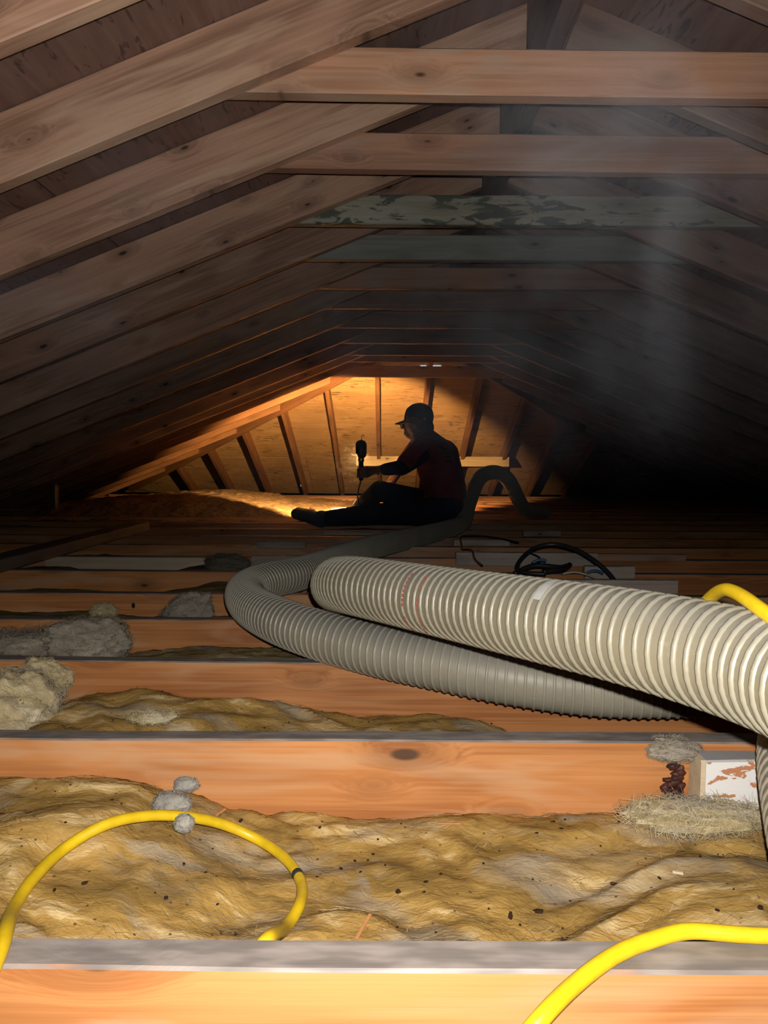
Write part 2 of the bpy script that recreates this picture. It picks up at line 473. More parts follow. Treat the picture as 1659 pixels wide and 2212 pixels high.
# rafters of the hip slope
hx = [RX + k * .425 for k in range(-6, 6)]
hl = {0: 'middle rafter of the far hip slope, behind the cap', -1: 'hip slope rafter just right of the lamp hook', -2: 'hip slope rafter just left of the lamp, bright edged',
      -3: 'hip slope rafter second to the left of the lamp', -4: 'hip slope rafter third to the left of the lamp', -5: 'hip slope rafter fourth to the left of the lamp, dim',
      -6: 'hip slope rafter farthest left, almost lost in the dark',
      1: 'hip slope rafter first to the right of the cap', 2: 'hip slope rafter second to the right of the cap, orange', 3: 'hip slope rafter third to the right of the cap, faint',
      4: 'hip slope rafter fourth to the right of the cap, nearly black', 5: 'hip slope rafter farthest right, nearly black'}
for j, x in enumerate(hx):
    k = j - 6
    yt = max(hip_y_left(x), hip_y_right(x)) + .03
    if yt > YH - .1: continue
    beam('hip_jack_rafter', (x, YH + .1, zh(YH + .1)), (x, yt, zh(yt)), TH, RVD * math.cos(math.atan(HS)), M['jack'], hl[k], 'rafter', 'rafters of the far hip slope', seed=j + 120)
# pale board nailed across them
yb = HY + (HZ0 - (CAMZ - .01)) / HS
bl_, br_ = at(770, 993, yb), at(1098, 995, yb)
beam('purlin_board', (bl_.x, yb - .035, CAMZ - .055), (br_.x, yb - .035, CAMZ - .055), .038, .10, M['pale'],
     'pale horizontal board nailed across the hip rafters behind the worker', 'board', seed=4)
# slits of daylight at the top of the hip and a pinhole
s_ = N('daylight'); e_ = s_.n('ShaderNodeEmission'); e_.inputs[0].default_value = (.9, .95, 1, 1); e_.inputs[1].default_value = 3.0
s_.c(e_.outputs[0], s_.out.inputs['Surface']); M['day'] = s_.m
for i, (xa, xb, yp, hh) in enumerate(((908, 921, 790.5, 2.4), (934, 953, 790.5, 2.4), (649.5, 652.5, 1049, 3))):
    den = HS + (VPY - yp) / F
    Y = (HZ0 + RVD - CAMZ + HS * HY) / den - .012
    a, b = at(xa, yp, Y), at(xb, yp, Y)
    hgt = hh / F * Y
    bm = bmesh.new()
    bmesh.ops.create_cube(bm, size=1, matrix=Matrix.Translation((a + b) / 2) @ Matrix.Diagonal((b.x - a.x, .004, hgt, 1)))
    me = bpy.data.meshes.new('window'); bm.to_mesh(me); bm.free()
    tag(link(f'window_{i + 1}', me, M['day']), 'white slit of daylight through the far roof' if i < 2 else 'pinhole of daylight low in the hip slope', None, None, 'structure')

# ------------------------------------------------------------------ floor joists
JY = [.541, 1.004, 1.397, 1.782, 2.127, 2.554, 2.941]
while JY[-1] < 7.9: JY.append(JY[-1] + .406)
jl = {0: 'brightest orange joist crossing the bottom of the picture', 1: 'pale orange joist with a curling grain and a burnt patch', 2: 'orange joist behind the second strip of insulation'}
joists = []
for i, y in enumerate(JY):
    lab = jl.get(i, f'{ORD[i]} floor joist from the camera, ' + ('orange with a dusty top' if i < 6 else 'brown in the dim floor'))
    joists.append(beam('floor_joist', (XL - .1, y + .018, -.14), (XR + .1, y + .018, -.14), TH, .14, M['joist'], lab, 'joist', 'floor joists crossing the attic', seed=i + 200, seg=40, warp=.003))

# ------------------------------------------------------------------ insulation
def batt(i, y0, y1, prof, cell, xr, mat, lab, amp=1.0, back_drop=0.0):
    """glass wool between two joists; prof: (x, height) at the far side of the bay"""
    x0, x1 = xr
    nx = int((x1 - x0) / cell); ny = max(5, int((y1 - y0) / cell))
    so = i * 13.7
    def ph_(x):
        if x <= prof[0][0]: return prof[0][1]
        for (a, za), (b, zb) in zip(prof, prof[1:]):
            if x <= b:
                t = (x - a) / (b - a); t = t * t * (3 - 2 * t)
                return za + (zb - za) * t
        return prof[-1][1]
    def hgt(x, y):
        v = (y - y0) / (y1 - y0)
        z = ph_(x)
        p = Vector((x * 3.0, y * 7.5, so))
        warp_ = noise.noise(Vector((x * 4, y * 5, so + 5))) * .8
        z += fbm(p + Vector((0, warp_, 0)), 3) * .016 * amp
        r = noise.noise(Vector((x * 8 + warp_, y * 17 + warp_ * 2, so + 3)))
        z += (abs(r) - .25) * -.020 * amp
        r2 = noise.noise(Vector((x * 26 + warp_ * 2, y * 50, so + 8)))
        z += (abs(r2) - .25) * -.006 * amp
        z += noise.noise(Vector((x * 75, y * 150, so))) * .0014 * amp
        e = min(v, 1 - v)
        z -= .014 * max(0, 1 - e / .10) ** 2
        return min(z, .004 if e < .08 else .2)
    vs, fs = [], []
    for b in range(ny + 1):
        for a in range(nx + 1):
            x = x0 + (x1 - x0) * a / nx; y = y0 + (y1 - y0) * b / ny
            vs.append((x, y, hgt(x, y)))
    W = nx + 1
    for b in range(ny):
        for a in range(nx):
            k = b * W + a
            fs.append((k, k + 1, k + W + 1, k + W))
    # sides and bottom
    ring = [a for a in range(W)] + [b * W + nx for b in range(1, ny + 1)] + [ny * W + a for a in range(nx - 1, -1, -1)] + [b * W for b in range(ny - 1, 0, -1)]
    base = len(vs)
    for r in ring: vs.append((vs[r][0], vs[r][1], -.142))
    m = len(ring)
    for k in range(m):
        fs.append((ring[k], base + k, base + (k + 1) % m, ring[(k + 1) % m]))
    fs.append(tuple(base + k for k in range(m)))
    o = link('insulation_batt', mesh_pd('insulation_batt', vs, fs), mat, smooth=True)
    tag(o, lab, 'insulation', 'glass wool between the joists')
    return o, hgt

def bay_prof(k, pts, pad=.0):
    Y = JY[k + 1]
    return [(at(px, py, Y).x, at(px, py, Y).z + pad) for px, py in pts]
BAYS = {
    0: (bay_prof(0, [(-200, 1650), (0, 1660), (200, 1662), (300, 1672), (400, 1700), (500, 1742), (600, 1757), (830, 1760), (1000, 1752), (1200, 1762), (1420, 1752), (1659, 1765)]), .0075, (-1.2, 1.2), 'wool', 'deep ochre glass wool batt under the yellow cord loop', 1.0),
    1: (bay_prof(1, [(-200, 1520), (60, 1525), (140, 1500), (220, 1478), (330, 1478), (450, 1495), (600, 1512), (740, 1525), (800, 1530), (900, 1535), (1000, 1545), (1200, 1590), (1659, 1595)]), .009, (-1.2, 1.35), 'wool', 'ochre glass wool batt between second and third joists', .9),
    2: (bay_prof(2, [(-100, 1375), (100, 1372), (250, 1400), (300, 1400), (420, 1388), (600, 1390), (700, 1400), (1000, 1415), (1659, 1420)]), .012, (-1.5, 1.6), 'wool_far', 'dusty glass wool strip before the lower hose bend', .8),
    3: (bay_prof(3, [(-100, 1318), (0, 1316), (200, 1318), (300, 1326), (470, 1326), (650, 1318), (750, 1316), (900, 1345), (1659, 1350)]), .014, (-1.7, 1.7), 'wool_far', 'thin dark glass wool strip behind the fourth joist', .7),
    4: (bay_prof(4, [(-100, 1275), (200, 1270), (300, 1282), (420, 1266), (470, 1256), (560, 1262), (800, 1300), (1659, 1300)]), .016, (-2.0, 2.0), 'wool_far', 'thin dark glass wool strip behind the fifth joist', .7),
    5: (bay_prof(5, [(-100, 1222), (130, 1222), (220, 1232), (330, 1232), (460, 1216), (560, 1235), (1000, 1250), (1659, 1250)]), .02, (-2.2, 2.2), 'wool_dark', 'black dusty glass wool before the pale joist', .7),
}
hf = {}
for k, (prof, cell, xr, mat, lab, amp) in BAYS.items():
    o, h = batt(k, JY[k] + TH + .002, JY[k + 1] - .002, prof, cell, xr, M[mat], lab, amp)
    hf[k] = h
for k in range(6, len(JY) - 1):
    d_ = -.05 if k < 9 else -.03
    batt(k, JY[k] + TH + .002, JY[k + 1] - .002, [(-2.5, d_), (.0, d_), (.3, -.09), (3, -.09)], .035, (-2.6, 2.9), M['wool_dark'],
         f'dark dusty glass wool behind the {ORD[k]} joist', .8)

def fibres(n, pick, seed, L0=.015, L1=.045, w=.0003, dirx=True, fuzz=.003):
    """fine glass fibres lying on a surface, joined (nobody could count them)"""
    rng = random.Random(seed)
    vs, fs = [], []
    for q in range(n):
        p, nrm = pick(rng)
        L = rng.uniform(L0, L1); so = rng.random() * 90
        if dirx: d = Vector((math.cos(rng.gauss(0, .5)), rng.gauss(0, .45), 0)).normalized()
        else: d = Vector((rng.gauss(0, 1), rng.gauss(0, 1), rng.gauss(0, 1))).normalized()
        d = (d - nrm * d.dot(nrm) * .75).normalized()
        sd = d.cross(nrm).normalized()
        ww = w * rng.uniform(.5, 1.6); bend = rng.gauss(0, .25); lift = rng.uniform(0, fuzz)
        b0 = len(vs); m = 6
        for i in range(m):
            u = i / (m - 1)
            c = p + d * (L * (u - .5)) + sd * (bend * L * (u - .5) ** 2 * 2) + nrm * (.0006 + lift * math.sin(u * math.pi) + noise.noise(Vector((u * 2, so, 0))) * fuzz * .4)
            t = ww * (.35 + .65 * math.sin(u * math.pi))
            vs.append(c - sd * t); vs.append(c + sd * t + nrm * t)
        for i in range(m - 1):
            k = b0 + i * 2
            fs.append((k, k + 1, k + 3, k + 2))
    return mesh_pd('loose_fibre', vs, fs)
def batt_pick(k):
    y0, y1 = JY[k] + TH + .012, JY[k + 1] - .012
    cl = random.Random(k + 50); cen = [(cl.uniform(-.6, .75), cl.uniform(y0, y1)) for _ in range(70)]
    def f(rng):
        if rng.random() < .6:
            c = rng.choice(cen); x = c[0] + rng.gauss(0, .045); y = c[1] + rng.gauss(0, .014)
        else: x = rng.uniform(-.65, .8); y = rng.uniform(y0, y1)
        y = min(max(y, y0), y1)
        h = hf[k]; z = h(x, y); e = .004
        return Vector((x, y, z)), Vector((z - h(x + e, y), z - h(x, y + e), e)).normalized()
    return f
batts = [o for o in bpy.data.objects if o.name.startswith('insulation_batt')]
for k, n, m in ((0, 5000, 'wool'), (0, 1000, 'wool_pale'), (1, 2600, 'wool')):
    o = link('loose_fibre', fibres(n, batt_pick(k), k + n), M[m], [b for b in batts if b['label'] == BAYS[k][4]][0], smooth=True)
    o['kind'] = 'stuff'

def clump(px, py, Y, size, mat, lab, seed=0, rot=0.0, name='insulation_clump', rough=.35, sub=5, fz=None):
    c = at(px, py, Y)
    bm = bmesh.new()
    bmesh.ops.create_icosphere(bm, subdivisions=sub, radius=1)
    so = seed * 11.3
    for v in bm.verts:
        p = v.co.copy()
        q = Vector((p.x * .8, p.y * 1.6, p.z * 1.9))
        d = fbm(q * 1.1 + Vector((so, 0, 0)), 3) * rough * .9 - abs(noise.noise(q * 2.3 + Vector((0, so, 0)))) * rough * .7 + noise.noise(q * 6 + Vector((0, 0, so))) * rough * .24 + noise.noise(q * 15 + Vector((so, so, 0))) * rough * .14
        v.co = p * (1.1 + d)
    for v in bm.verts: v.co = Vector((v.co.x * size[0], v.co.y * size[1], v.co.z * size[2]))
    bm.normal_update()
    me = bpy.data.meshes.new(name)
    pts = [(v.co.copy(), v.normal.copy()) for v in bm.verts]
    bm.to_mesh(me); bm.free()
    mw = Matrix.Translation(c) @ Matrix.Rotation(rot, 4, 'Y')
    o = tag(link(name, me, mat, smooth=True, mw=mw), lab, 'insulation', 'torn tufts of glass wool')
    sz = max(size)
    f = link('loose_fibre', fibres(fz or int(1500 + 12000 * sz), lambda r: r.choice(pts), seed, sz * .15, sz * .55, .00022 * (Y ** .8), False, sz * .10), mat)
    f['kind'] = 'stuff'; f.parent = o
    return o
clump(30, 1530, 1.24, (.075, .09, .055), M['wool_pale'], 'pale cream tuft of glass wool at the far left edge', 1, .5)
clump(95, 1470, 1.36, (.045, .03, .035), M['wool_pale'], 'pale fuzzy lump leaning on the third joist', 2, .3)
clump(190, 1390, 1.64, (.085, .07, .050), M['wool_grey'], 'grey folded tuft of glass wool standing between joists', 3)
clump(232, 1360, 1.72, (.045, .03, .030), M['wool'], 'small yellow torn peak on the grey folded tuft', 4, .2)
clump(60, 1405, 1.64, (.12, .06, .035), M['wool_grey'], 'flat grey tuft beside the left picture edge', 5)
clump(408, 1318, 2.02, (.062, .04, .042), M['wool_grey'], 'grey pointed tuft beside the hose bend', 6, -.3)
clump(225, 1322, 2.05, (.03, .03, .022), M['wool_pale'], 'little pale tuft on the fourth joist', 7)
clump(490, 1222, 2.8, (.075, .05, .04), M['wool_dark'], 'dark tuft heaped against the pale joist', 8)
clump(372, 1738, .93, (.021, .016, .013), M['fluff'], 'grey fluff ball behind the yellow loop', 9, sub=4)
clump(397, 1778, .842, (.010, .008, .009), M['fluff'], 'small grey fluff caught on the yellow loop', 10, sub=4)
clump(402, 1695, .975, (.014, .008, .008), M['fluff'], 'grey fluff wisp against the pale orange joist', 11, sub=4)
clump(1500, 1762, .93, (.085, .03, .011), M['wool_pale'], 'cream tuft below the white painted block', 12)
clump(1452, 1618, 1.005, (.032, .025, .012), M['wool_grey'], 'grey tuft on top of the joist beside the burnt patch', 13)
clump(470, 1345 + 1, 1.86, (.02, .02, .012), M['wool_grey'], 'grey scrap under the hose bend', 14, sub=4)
clump(330, 1548, 1.17, (.032, .022, .007), M['wool_pale'], 'whitish scrap on the second insulation strip', 15, sub=4)

# crumbs and chips on the front insulation
rng = random.Random(5)
bm = bmesh.new()
for q in range(170):
    k = 0 if rng.random() < .72 else 1
    y = rng.uniform(JY[k] + TH + .02, JY[k + 1] - .02); x = rng.uniform(-.5, .62)
    r = rng.uniform(.0006, .0019) * (1.8 if rng.random() < .08 else 1)
    m = Matrix.Translation((x, y, hf[k](x, y) + .002)) @ Matrix.Rotation(rng.random() * 6, 4, 'Z') @ Matrix.Diagonal((r * rng.uniform(1, 2.2), r, r * .8, 1))
    bmesh.ops.create_icosphere(bm, subdivisions=1, radius=1, matrix=m)
me = bpy.data.meshes.new('dirt_crumbs'); bm.to_mesh(me); bm.free()
tag(link('dirt_crumbs', me, M['dirt']), 'dark crumbs of dirt sprinkled over the front insulation', 'dirt', None, 'stuff')
def splinter(px, py, L, w, ang, mat, lab, k=0):
    # find y where ray meets the batt
    Y = JY[k] + TH
    best = None
    while Y < JY[k + 1]:
        p = at(px, py, Y)
        if p.z <= hf[k](p.x, p.y) + .003: best = p; break
        Y += .003
    if best is None: best = at(px, py, JY[k + 1] - .03)
    z = best.z + .004
    d = Vector((math.cos(ang), math.sin(ang), .1)) * L / 2
    beam('wood_splinter', Vector((best.x, best.y, z)) - d, Vector((best.x, best.y, z)) + d, w, w * .6, mat, lab, 'splinter', 'splinters on the insulation', seg=3, cham=w * .12, warp=.001)
splinter(785, 2010, .035, .0035, 1.2, M['chip'], 'brown splinter beside the near joist edge')
splinter(476, 1762, .018, .004, 1.0, M['chip'], 'orange chip behind the yellow loop')
splinter(972, 1786, .030, .003, -.2, M['chip'], 'thin reddish splinter in the middle of the front batt')
splinter(1465, 1894, .012, .005, -.5, M['pale'], 'pale chip in the right half of the front batt')
def crumb(px, py, size, lab):
    p = on_batt(px, py, 0, .004)
    bm = bmesh.new(); bmesh.ops.create_icosphere(bm, subdivisions=3, radius=1)
    for v in bm.verts: v.co *= 1 + .5 * noise.noise(v.co * 1.7 + Vector((px, 0, 0)))
    for v in bm.verts: v.co = Vector((v.co.x * size[0], v.co.y * size[1], v.co.z * size[2]))
    me = bpy.data.meshes.new('bark_crumb'); bm.to_mesh(me); bm.free()
    tag(link('bark_crumb', me, M['dirt'], smooth=True, mw=Matrix.Translation(p)), lab, 'crumb', 'dark crumbs on the insulation')
def on_batt(px, py, k, up=.0064):
    Y = JY[k] + TH + .005
    while Y < JY[k + 1]:
        p = at(px, py, Y)
        if p.z <= hf[k](p.x, p.y) + up: return p
        Y += .004
    return at(px, py, JY[k + 1] - .02)
crumb(1164, 1968, (.0055, .003, .0022), 'larger flat dark crumb on the front batt')
crumb(1103, 1978, (.0022, .003, .005), 'upright dark crumb on the front batt')
crumb(860, 1926, (.003, .0025, .0025), 'dark crumb in the centre of the front batt')
crumb(1643, 1960, (.0028, .0025, .0025), 'dark crumb at the right edge of the front batt')

# --- painted block and burnt patch on the second joist
s = N('flaking_white_paint')
v = s.objvec(False)
n1 = s.noise(s.vmath('MULTIPLY', v, (30, 40, 70)), 1, 4, .6, .5); n2 = s.noise(v, 9, 2)
pc = s.mix(s.ramp(s.math('ADD', n1, s.math('MULTIPLY', n2, .5)), .80, .83), (.78, .76, .73), (.50, .22, .11))
geo = s.n('ShaderNodeNewGeometry'); sn = s.n('ShaderNodeSeparateXYZ'); s.c(geo.outputs['Normal'], sn.inputs[0])
pc = s.mix(s.ramp(sn.outputs[2], .5, .8), pc, (.36, .35, .35))
M['paint'] = s.bsdf(pc, .6, .3, bump=n1, bstr=.3)
blk = empty('painted_block', at(1580, 1700, .985))
tag(blk, 'white flaking-paint wooden block fixed to the joist at right', 'block')
a, b = at(1524, 1700, JY[1] - .04), at(1720, 1700, JY[1] - .04)
beam('block_body', (a.x, JY[1] - .021, -.105), (b.x, JY[1] - .021, -.105), .036, .098, M['paint'], parent=blk, seg=6)
beam('end_grain', (a.x - .007, JY[1] - .021, -.105), (a.x - .0005, JY[1] - .021, -.105), .037, .098, M['pale'], 'raw pale end grain of the block', parent=blk, seg=2)
bm = bmesh.new()
rng = random.Random(9)
for q in range(16):
    p = at(1455 + rng.uniform(-20, 20), 1655 + q * 6.0, JY[1] - .001)
    bmesh.ops.create_icosphere(bm, subdivisions=3, radius=1, matrix=Matrix.Translation(p) @ Matrix.Diagonal((rng.uniform(.006, .012), .006, rng.uniform(.004, .009), 1)))
for v_ in bm.verts: v_.co += Vector((1, 0, 1)) * noise.noise(v_.co * 160) * .004
me = bpy.data.meshes.new('burnt_patch'); bm.to_mesh(me); bm.free()
o = link('burnt_patch', me, M['pitch'], joists[1], smooth=True); o['label'] = 'burnt dark brown crusty patch'
# nail hole / knot hole plug on the fifth joist
bm = bmesh.new()
bmesh.ops.create_cone(bm, segments=16, radius1=.007, radius2=.006, depth=.004, cap_ends=True, matrix=Matrix.Translation(at(288, 1308, JY[4] - .001)) @ Matrix.Rotation(math.pi / 2, 4, 'X') @ Matrix.Diagonal((.8, 1.3, 1, 1)))
me = bpy.data.meshes.new('knot'); bm.to_mesh(me); bm.free()
link('knot', me, M['dirt'], joists[4])

# --- cleats and scraps on the right part of the floor
def cleat(px0, px1, py, Y, h, mat, lab, dy=.0):
    a, b = at(px0, py, Y), at(px1, py, Y)
    beam('wood_cleat', (a.x, Y, a.z - h), (b.x, Y, a.z - h), .02, h, M[mat], lab, 'board', 'short boards nailed along the joists', seg=5, seed=px0)
cleat(1262, 1370, 1222, JY[5] - .012, .045, 'greywood', 'grey board end behind the black cable arch')
cleat(1200, 1462, 1251, JY[4] - .012, .04, 'greywood', 'long grey strip just above the pale hose')
cleat(985, 1290, 1192, JY[6] - .012, .055, 'greywood', 'pale brown strip right of the dark hose')
cleat(1290, 1480, 1196, JY[6] - .012, .03, 'tie_brown', 'brown strip behind the black cable loop')
cleat(545, 700, 1199, JY[6] - .012, .085, 'greywood', 'whitish board piece behind the hose bend')
cleat(100, 470, 1202, JY[6] - .013, .09, 'pale', 'long pale board on the seventh joist left of the hose')
cleat(980, 1100, 1165, JY[7] - .012, .03, 'greywood', 'thin pale strip near the loose black wire')
cleat(1130, 1210, 1146, JY[8] - .012, .03, 'greywood', 'short dim strip far right of the worker')
cleat(700, 800, 1148, JY[8] - .012, .02, 'greywood', 'thin grey strip in front of the worker legs')
cleat(555, 660, 1170, JY[7] - .012, .03, 'greywood', 'dim grey strip below the outstretched shoe')

# --- dark plank lying along the left side, short post
p0, p1 = at(-250, 1316, 1.9), at(330, 1152, 3.9)
beam('loose_plank', (p0.x - .06, 1.9, .003), (-1.34, 4.0, .003), .10, .045, M['dark_plank'], 'dark dusty plank lying along the joists at far left', 'plank', seed=31)
pp = at(118, 1112, 5.25)
post = empty('short_post', (pp.x, pp.y, 0)); tag(post, 'short dark post under the left rafters with a metal strip', 'post')
beam('post_body', (pp.x, pp.y, .0), (pp.x, pp.y, .215), .05, .05, M['dark_plank'], parent=post, up=Vector((0, -1, 0)), seg=4)
beam('metal_strip', (pp.x + .030, pp.y + .0, .0), (pp.x + .030, pp.y + .0, .20), .008, .05, M['metal'], parent=post, up=Vector((0, -1, 0)), seg=4)

# --- mound of blown wool in the far left
def mound():
    vs, fs = [], []
    nx, ny = 150, 60
    x0, x1, y0, y1 = -2.5, -.15, 4.95, 7.2
    for b in range(ny + 1):
        for a_ in range(nx + 1):
            x = x0 + (x1 - x0) * a_ / nx; y = y0 + (y1 - y0) * b / ny
            u = (x - x0) / (x1 - x0); v_ = (y - y0) / (y1 - y0)
            e = min(1, v_ / .18) * min(1, (1 - v_) / .1)
            hgt = .085 * math.exp(-((u - .42) / .30) ** 2) + .035 * (1 - u)
            z = -.03 + (hgt + .03) * math.sin(e * math.pi / 2) + fbm(Vector((x * 6, y * 6, 3)), 4) * .018 + noise.noise(Vector((x * 28, y * 28, 0))) * .010 + noise.noise(Vector((x * 60, y * 60, 7))) * .006
            zr_ = zl(x) - .01
            vs.append((x, y, min(z, zr_)))
    W = nx + 1
    for b in range(ny):
        for a_ in range(nx):
            k = b * W + a_
            fs.append((k, k + 1, k + W + 1, k + W))
    return mesh_pd('blown_insulation', vs, fs)
tag(link('blown_insulation', mound(), M['blown'], smooth=True), 'tan heap of blown loose insulation lit by the lamp', 'insulation', None, 'stuff')

# ------------------------------------------------------------------ tubes, hoses, cords
def catmull(pts, step):
    P = [Vector(p) for p in pts]
    P = [P[0] * 2 - P[1]] + P + [P[-1] * 2 - P[-2]]
    fine = []
    for i in range(1, len(P) - 2):
        a, b, c, d = P[i - 1], P[i], P[i + 1], P[i + 2]
        n = max(8, int((c - b).length / step * 2))
        for k in range(n):
            t = k / n
            fine.append(.5 * ((2 * b) + (c - a) * t + (2 * a - 5 * b + 4 * c - d) * t * t + (-a + 3 * b - 3 * c + d) * t ** 3))
    fine.append(P[-2])
    out = [fine[0]]; acc = 0
    for i in range(1, len(fine)):
        seg_ = (fine[i] - fine[i - 1]).length
        while acc + seg_ >= step:
            t = (step - acc) / seg_
            q = fine[i - 1].lerp(fine[i], t)
            out.append(q)
            fine[i - 1] = q; seg_ = (fine[i] - q).length; acc = 0
        acc += seg_
    return out
def frames(path):
    T = []
    for i in range(len(path)):
        a = path[max(0, i - 1)]; b = path[min(len(path) - 1, i + 1)]
        T.append((b - a).normalized())
    nv = Vector((0, 0, 1)); nv = (nv - T[0] * nv.dot(T[0])).normalized()
    fr = []
    for t in T:
        nv = (nv - t * nv.dot(t)).normalized()
        fr.append((nv, t.cross(nv), t))
    return fr
def smooth_path(p, it):
    for _ in range(it):
        p = [p[0]] + [(p[i - 1] + p[i] * 2 + p[i + 1]) / 4 for i in range(1, len(p) - 1)] + [p[-1]]
    return p
def tube_mesh(name, pts, r, step=None, seg=12, rf=None, it=6):
    step = step or r * .9
    path = smooth_path(catmull(pts, step), it); fr = frames(path)
    vs, fs = [], []
    for i, (p, (n_, b_, t_)) in enumerate(zip(path, fr)):
        for j in range(seg):
            a = j / seg * 2 * math.pi
            rr = r * (rf(i / len(path), a, i) if rf else 1)
            vs.append(p + (n_ * math.cos(a) + b_ * math.sin(a)) * rr)
    for i in range(len(path) - 1):
        for j in range(seg):
            k = i * seg; j2 = (j + 1) % seg
            fs.append((k + j, k + j2, k + seg + j2, k + seg + j))
    fs.append(tuple(reversed(range(seg)))); fs.append(tuple(range((len(path) - 1) * seg, len(path) * seg)))
    return mesh_pd(name, vs, fs), path, fr
def hose(pts, R, pitch, m_tube, m_rib, lab, group, seed):
    step = .006
    dent = lambda u, a, i: 1 - .012 + .012 * noise.noise(Vector((i * .02, math.cos(a) * .6, math.sin(a) * .6 + seed)))
    me, path, fr = tube_mesh('hose_wall', pts, R - .0028, step, 36, dent, it=30)
    root = empty('vacuum_hose', path[0]); tag(root, lab, 'hose', group)
    link('hose_wall', me, m_tube, root, smooth=True)
    # one helical rib
    vs, fs = [], []
    per = 24
    total = (len(path) - 1) * step
    n = int(total / pitch * per)
    w = pitch * .22; hr = .0027
    prof = [(-w, -.003), (-w * .72, hr * .62), (0, hr), (w * .72, hr * .62), (w, -.003)]
    for i in range(n):
        s_ = i / per * pitch
        f = s_ / step; k = min(int(f), len(path) - 2); t = f - k
        p = path[k].lerp(path[k + 1], t)
        n_ = fr[k][0].lerp(fr[k + 1][0], t).normalized(); tt = fr[k][2].lerp(fr[k + 1][2], t).normalized(); b_ = tt.cross(n_)
        a = i / per * 2 * math.pi
        rad = n_ * math.cos(a) + b_ * math.sin(a)
        rr = (R - .0028) * dent(0, a, k)
        for (ax, rh) in prof: vs.append(p + rad * (rr + rh) + tt * ax)
    q = len(prof)
    for i in range(n - 1):
        for j in range(q - 1):
            k = i * q + j
            fs.append((k, k + 1, k + q + 1, k + q))
    link('spiral_rib', mesh_pd('spiral_rib', vs, fs), m_rib, root, smooth=True)
    return root, path, fr

def hosemat(name, c, dust, rough=.45):
    s = N(name)
    v = s.objvec(False)
    n = s.noise(v, 9, 4, .6); n2 = s.noise(v, 120, 3, .6)
    cc = s.mix(s.ramp(n, .35, .7), tuple(x * .85 for x in c), c)
    cc = s.mix(s.math('MULTIPLY', s.ramp(n2, .55, .75), .25), cc, tuple(min(1, x * 1.3) for x in c))
    geo = s.n('ShaderNodeNewGeometry'); sn = s.n('ShaderNodeSeparateXYZ'); s.c(geo.outputs['Normal'], sn.inputs[0])
    up = s.math('ADD', sn.outputs[2], s.math('MULTIPLY', s.math('SUBTRACT', n, .5), .5))
    cc = s.mix(s.math('MULTIPLY', s.ramp(up, .15, .95), .7), cc, dust)
    return s.bsdf(cc, rough, .4, bump=n2, bstr=.12)
M['hose_a'] = hosemat('cream_hose_wall', (.195, .170, .116), (.16, .153, .132))
M['rib_a'] = hosemat('cream_hose_rib', (.215, .196, .142), (.178, .172, .15), .42)
M['hose_b'] = hosemat('grey_hose_wall', (.30, .268, .20), (.165, .164, .152))
M['rib_b'] = hosemat('grey_hose_rib', (.335, .305, .235), (.19, .19, .178), .38)
M['red'] = simple('red_print', (.42, .12, .09))
M['white_label'] = simple('white_label', (.36, .36, .35))

HR = .050
upper_pts = [at(*p) for p in [(2300, 1720, .33), (1980, 1585, .44), (1680, 1458, .585), (1400, 1384, .71), (1200, 1345, .82), (1000, 1308, .97), (860, 1282, 1.10), (770, 1266, 1.20),
                              (728, 1262, 1.31), (745, 1275, 1.42), (810, 1300, 1.49), (930, 1340, 1.53), (1100, 1372, 1.58), (1400, 1388, 1.63), (1900, 1388, 1.64)]]
root_u, path_u, fr_u = hose(upper_pts, HR, .0150, M['hose_a'], M['rib_a'], 'cream ribbed vacuum hose in front, running off at the right edge', 'vacuum hoses', 1)
lower_pts = [at(*p) for p in [(1830, 2250, .60), (1795, 1950, .70), (1752, 1760, .79), (1730, 1610, .90), (1760, 1530, 1.03), (1690, 1490, 1.16), (1500, 1487, 1.20), (1300, 1487, 1.215), (1100, 1462, 1.24),
                              (950, 1432, 1.28), (830, 1408, 1.33), (700, 1375, 1.41), (600, 1340, 1.52), (540, 1306, 1.68), (531, 1275, 1.83), (575, 1255, 1.94), (650, 1238, 2.10), (720, 1212, 2.45), (800, 1184, 2.95), (900, 1160, 3.5),
                              (965, 1144, 3.88), (1000, 1128, 4.3), (1012, 1088, 4.62), (1035, 1034, 4.78), (1066, 1020, 4.84), (1096, 1034, 4.9), (1118, 1075, 4.98), (1135, 1100, 5.08), (1180, 1106, 5.2)]]
root_l, path_l, fr_l = hose(lower_pts, HR, .0150, M['hose_b'], M['rib_b'], 'grey dusty vacuum hose bending back towards the worker', 'vacuum hoses', 2)
# red print rings and a scuffed white patch on the upper hose
def nearest(path, p): return min(range(len(path)), key=lambda i: (path[i] - p).length)
def stick(path, fr, i, ang, w, h, mat, name, parent, lift=.0006, R=HR - .0028):
    vs, fs = [], []
    na = 6
    for k in range(-1, 2):
        p = path[i + k * max(1, int(w / 2 / .006))] if w > .012 else path[i] + fr[i][2] * k * w / 2
        for j in range(na + 1):
            a = ang + (j / na - .5) * h / R
            vs.append(p + (fr[i][0] * math.cos(a) + fr[i][1] * math.sin(a)) * (R + lift))
    for k in range(2):
        for j in range(na):
            q = k * (na + 1) + j
            fs.append((q, q + 1, q + na + 2, q + na + 1))
    return link(name, mesh_pd(name, vs, fs), mat, parent, smooth=True)
def facing(path, fr, i):
    d = CAM - path[i]
    return math.atan2(d.dot(fr[i][1]), d.dot(fr[i][0]))
rng = random.Random(3)
bits = []
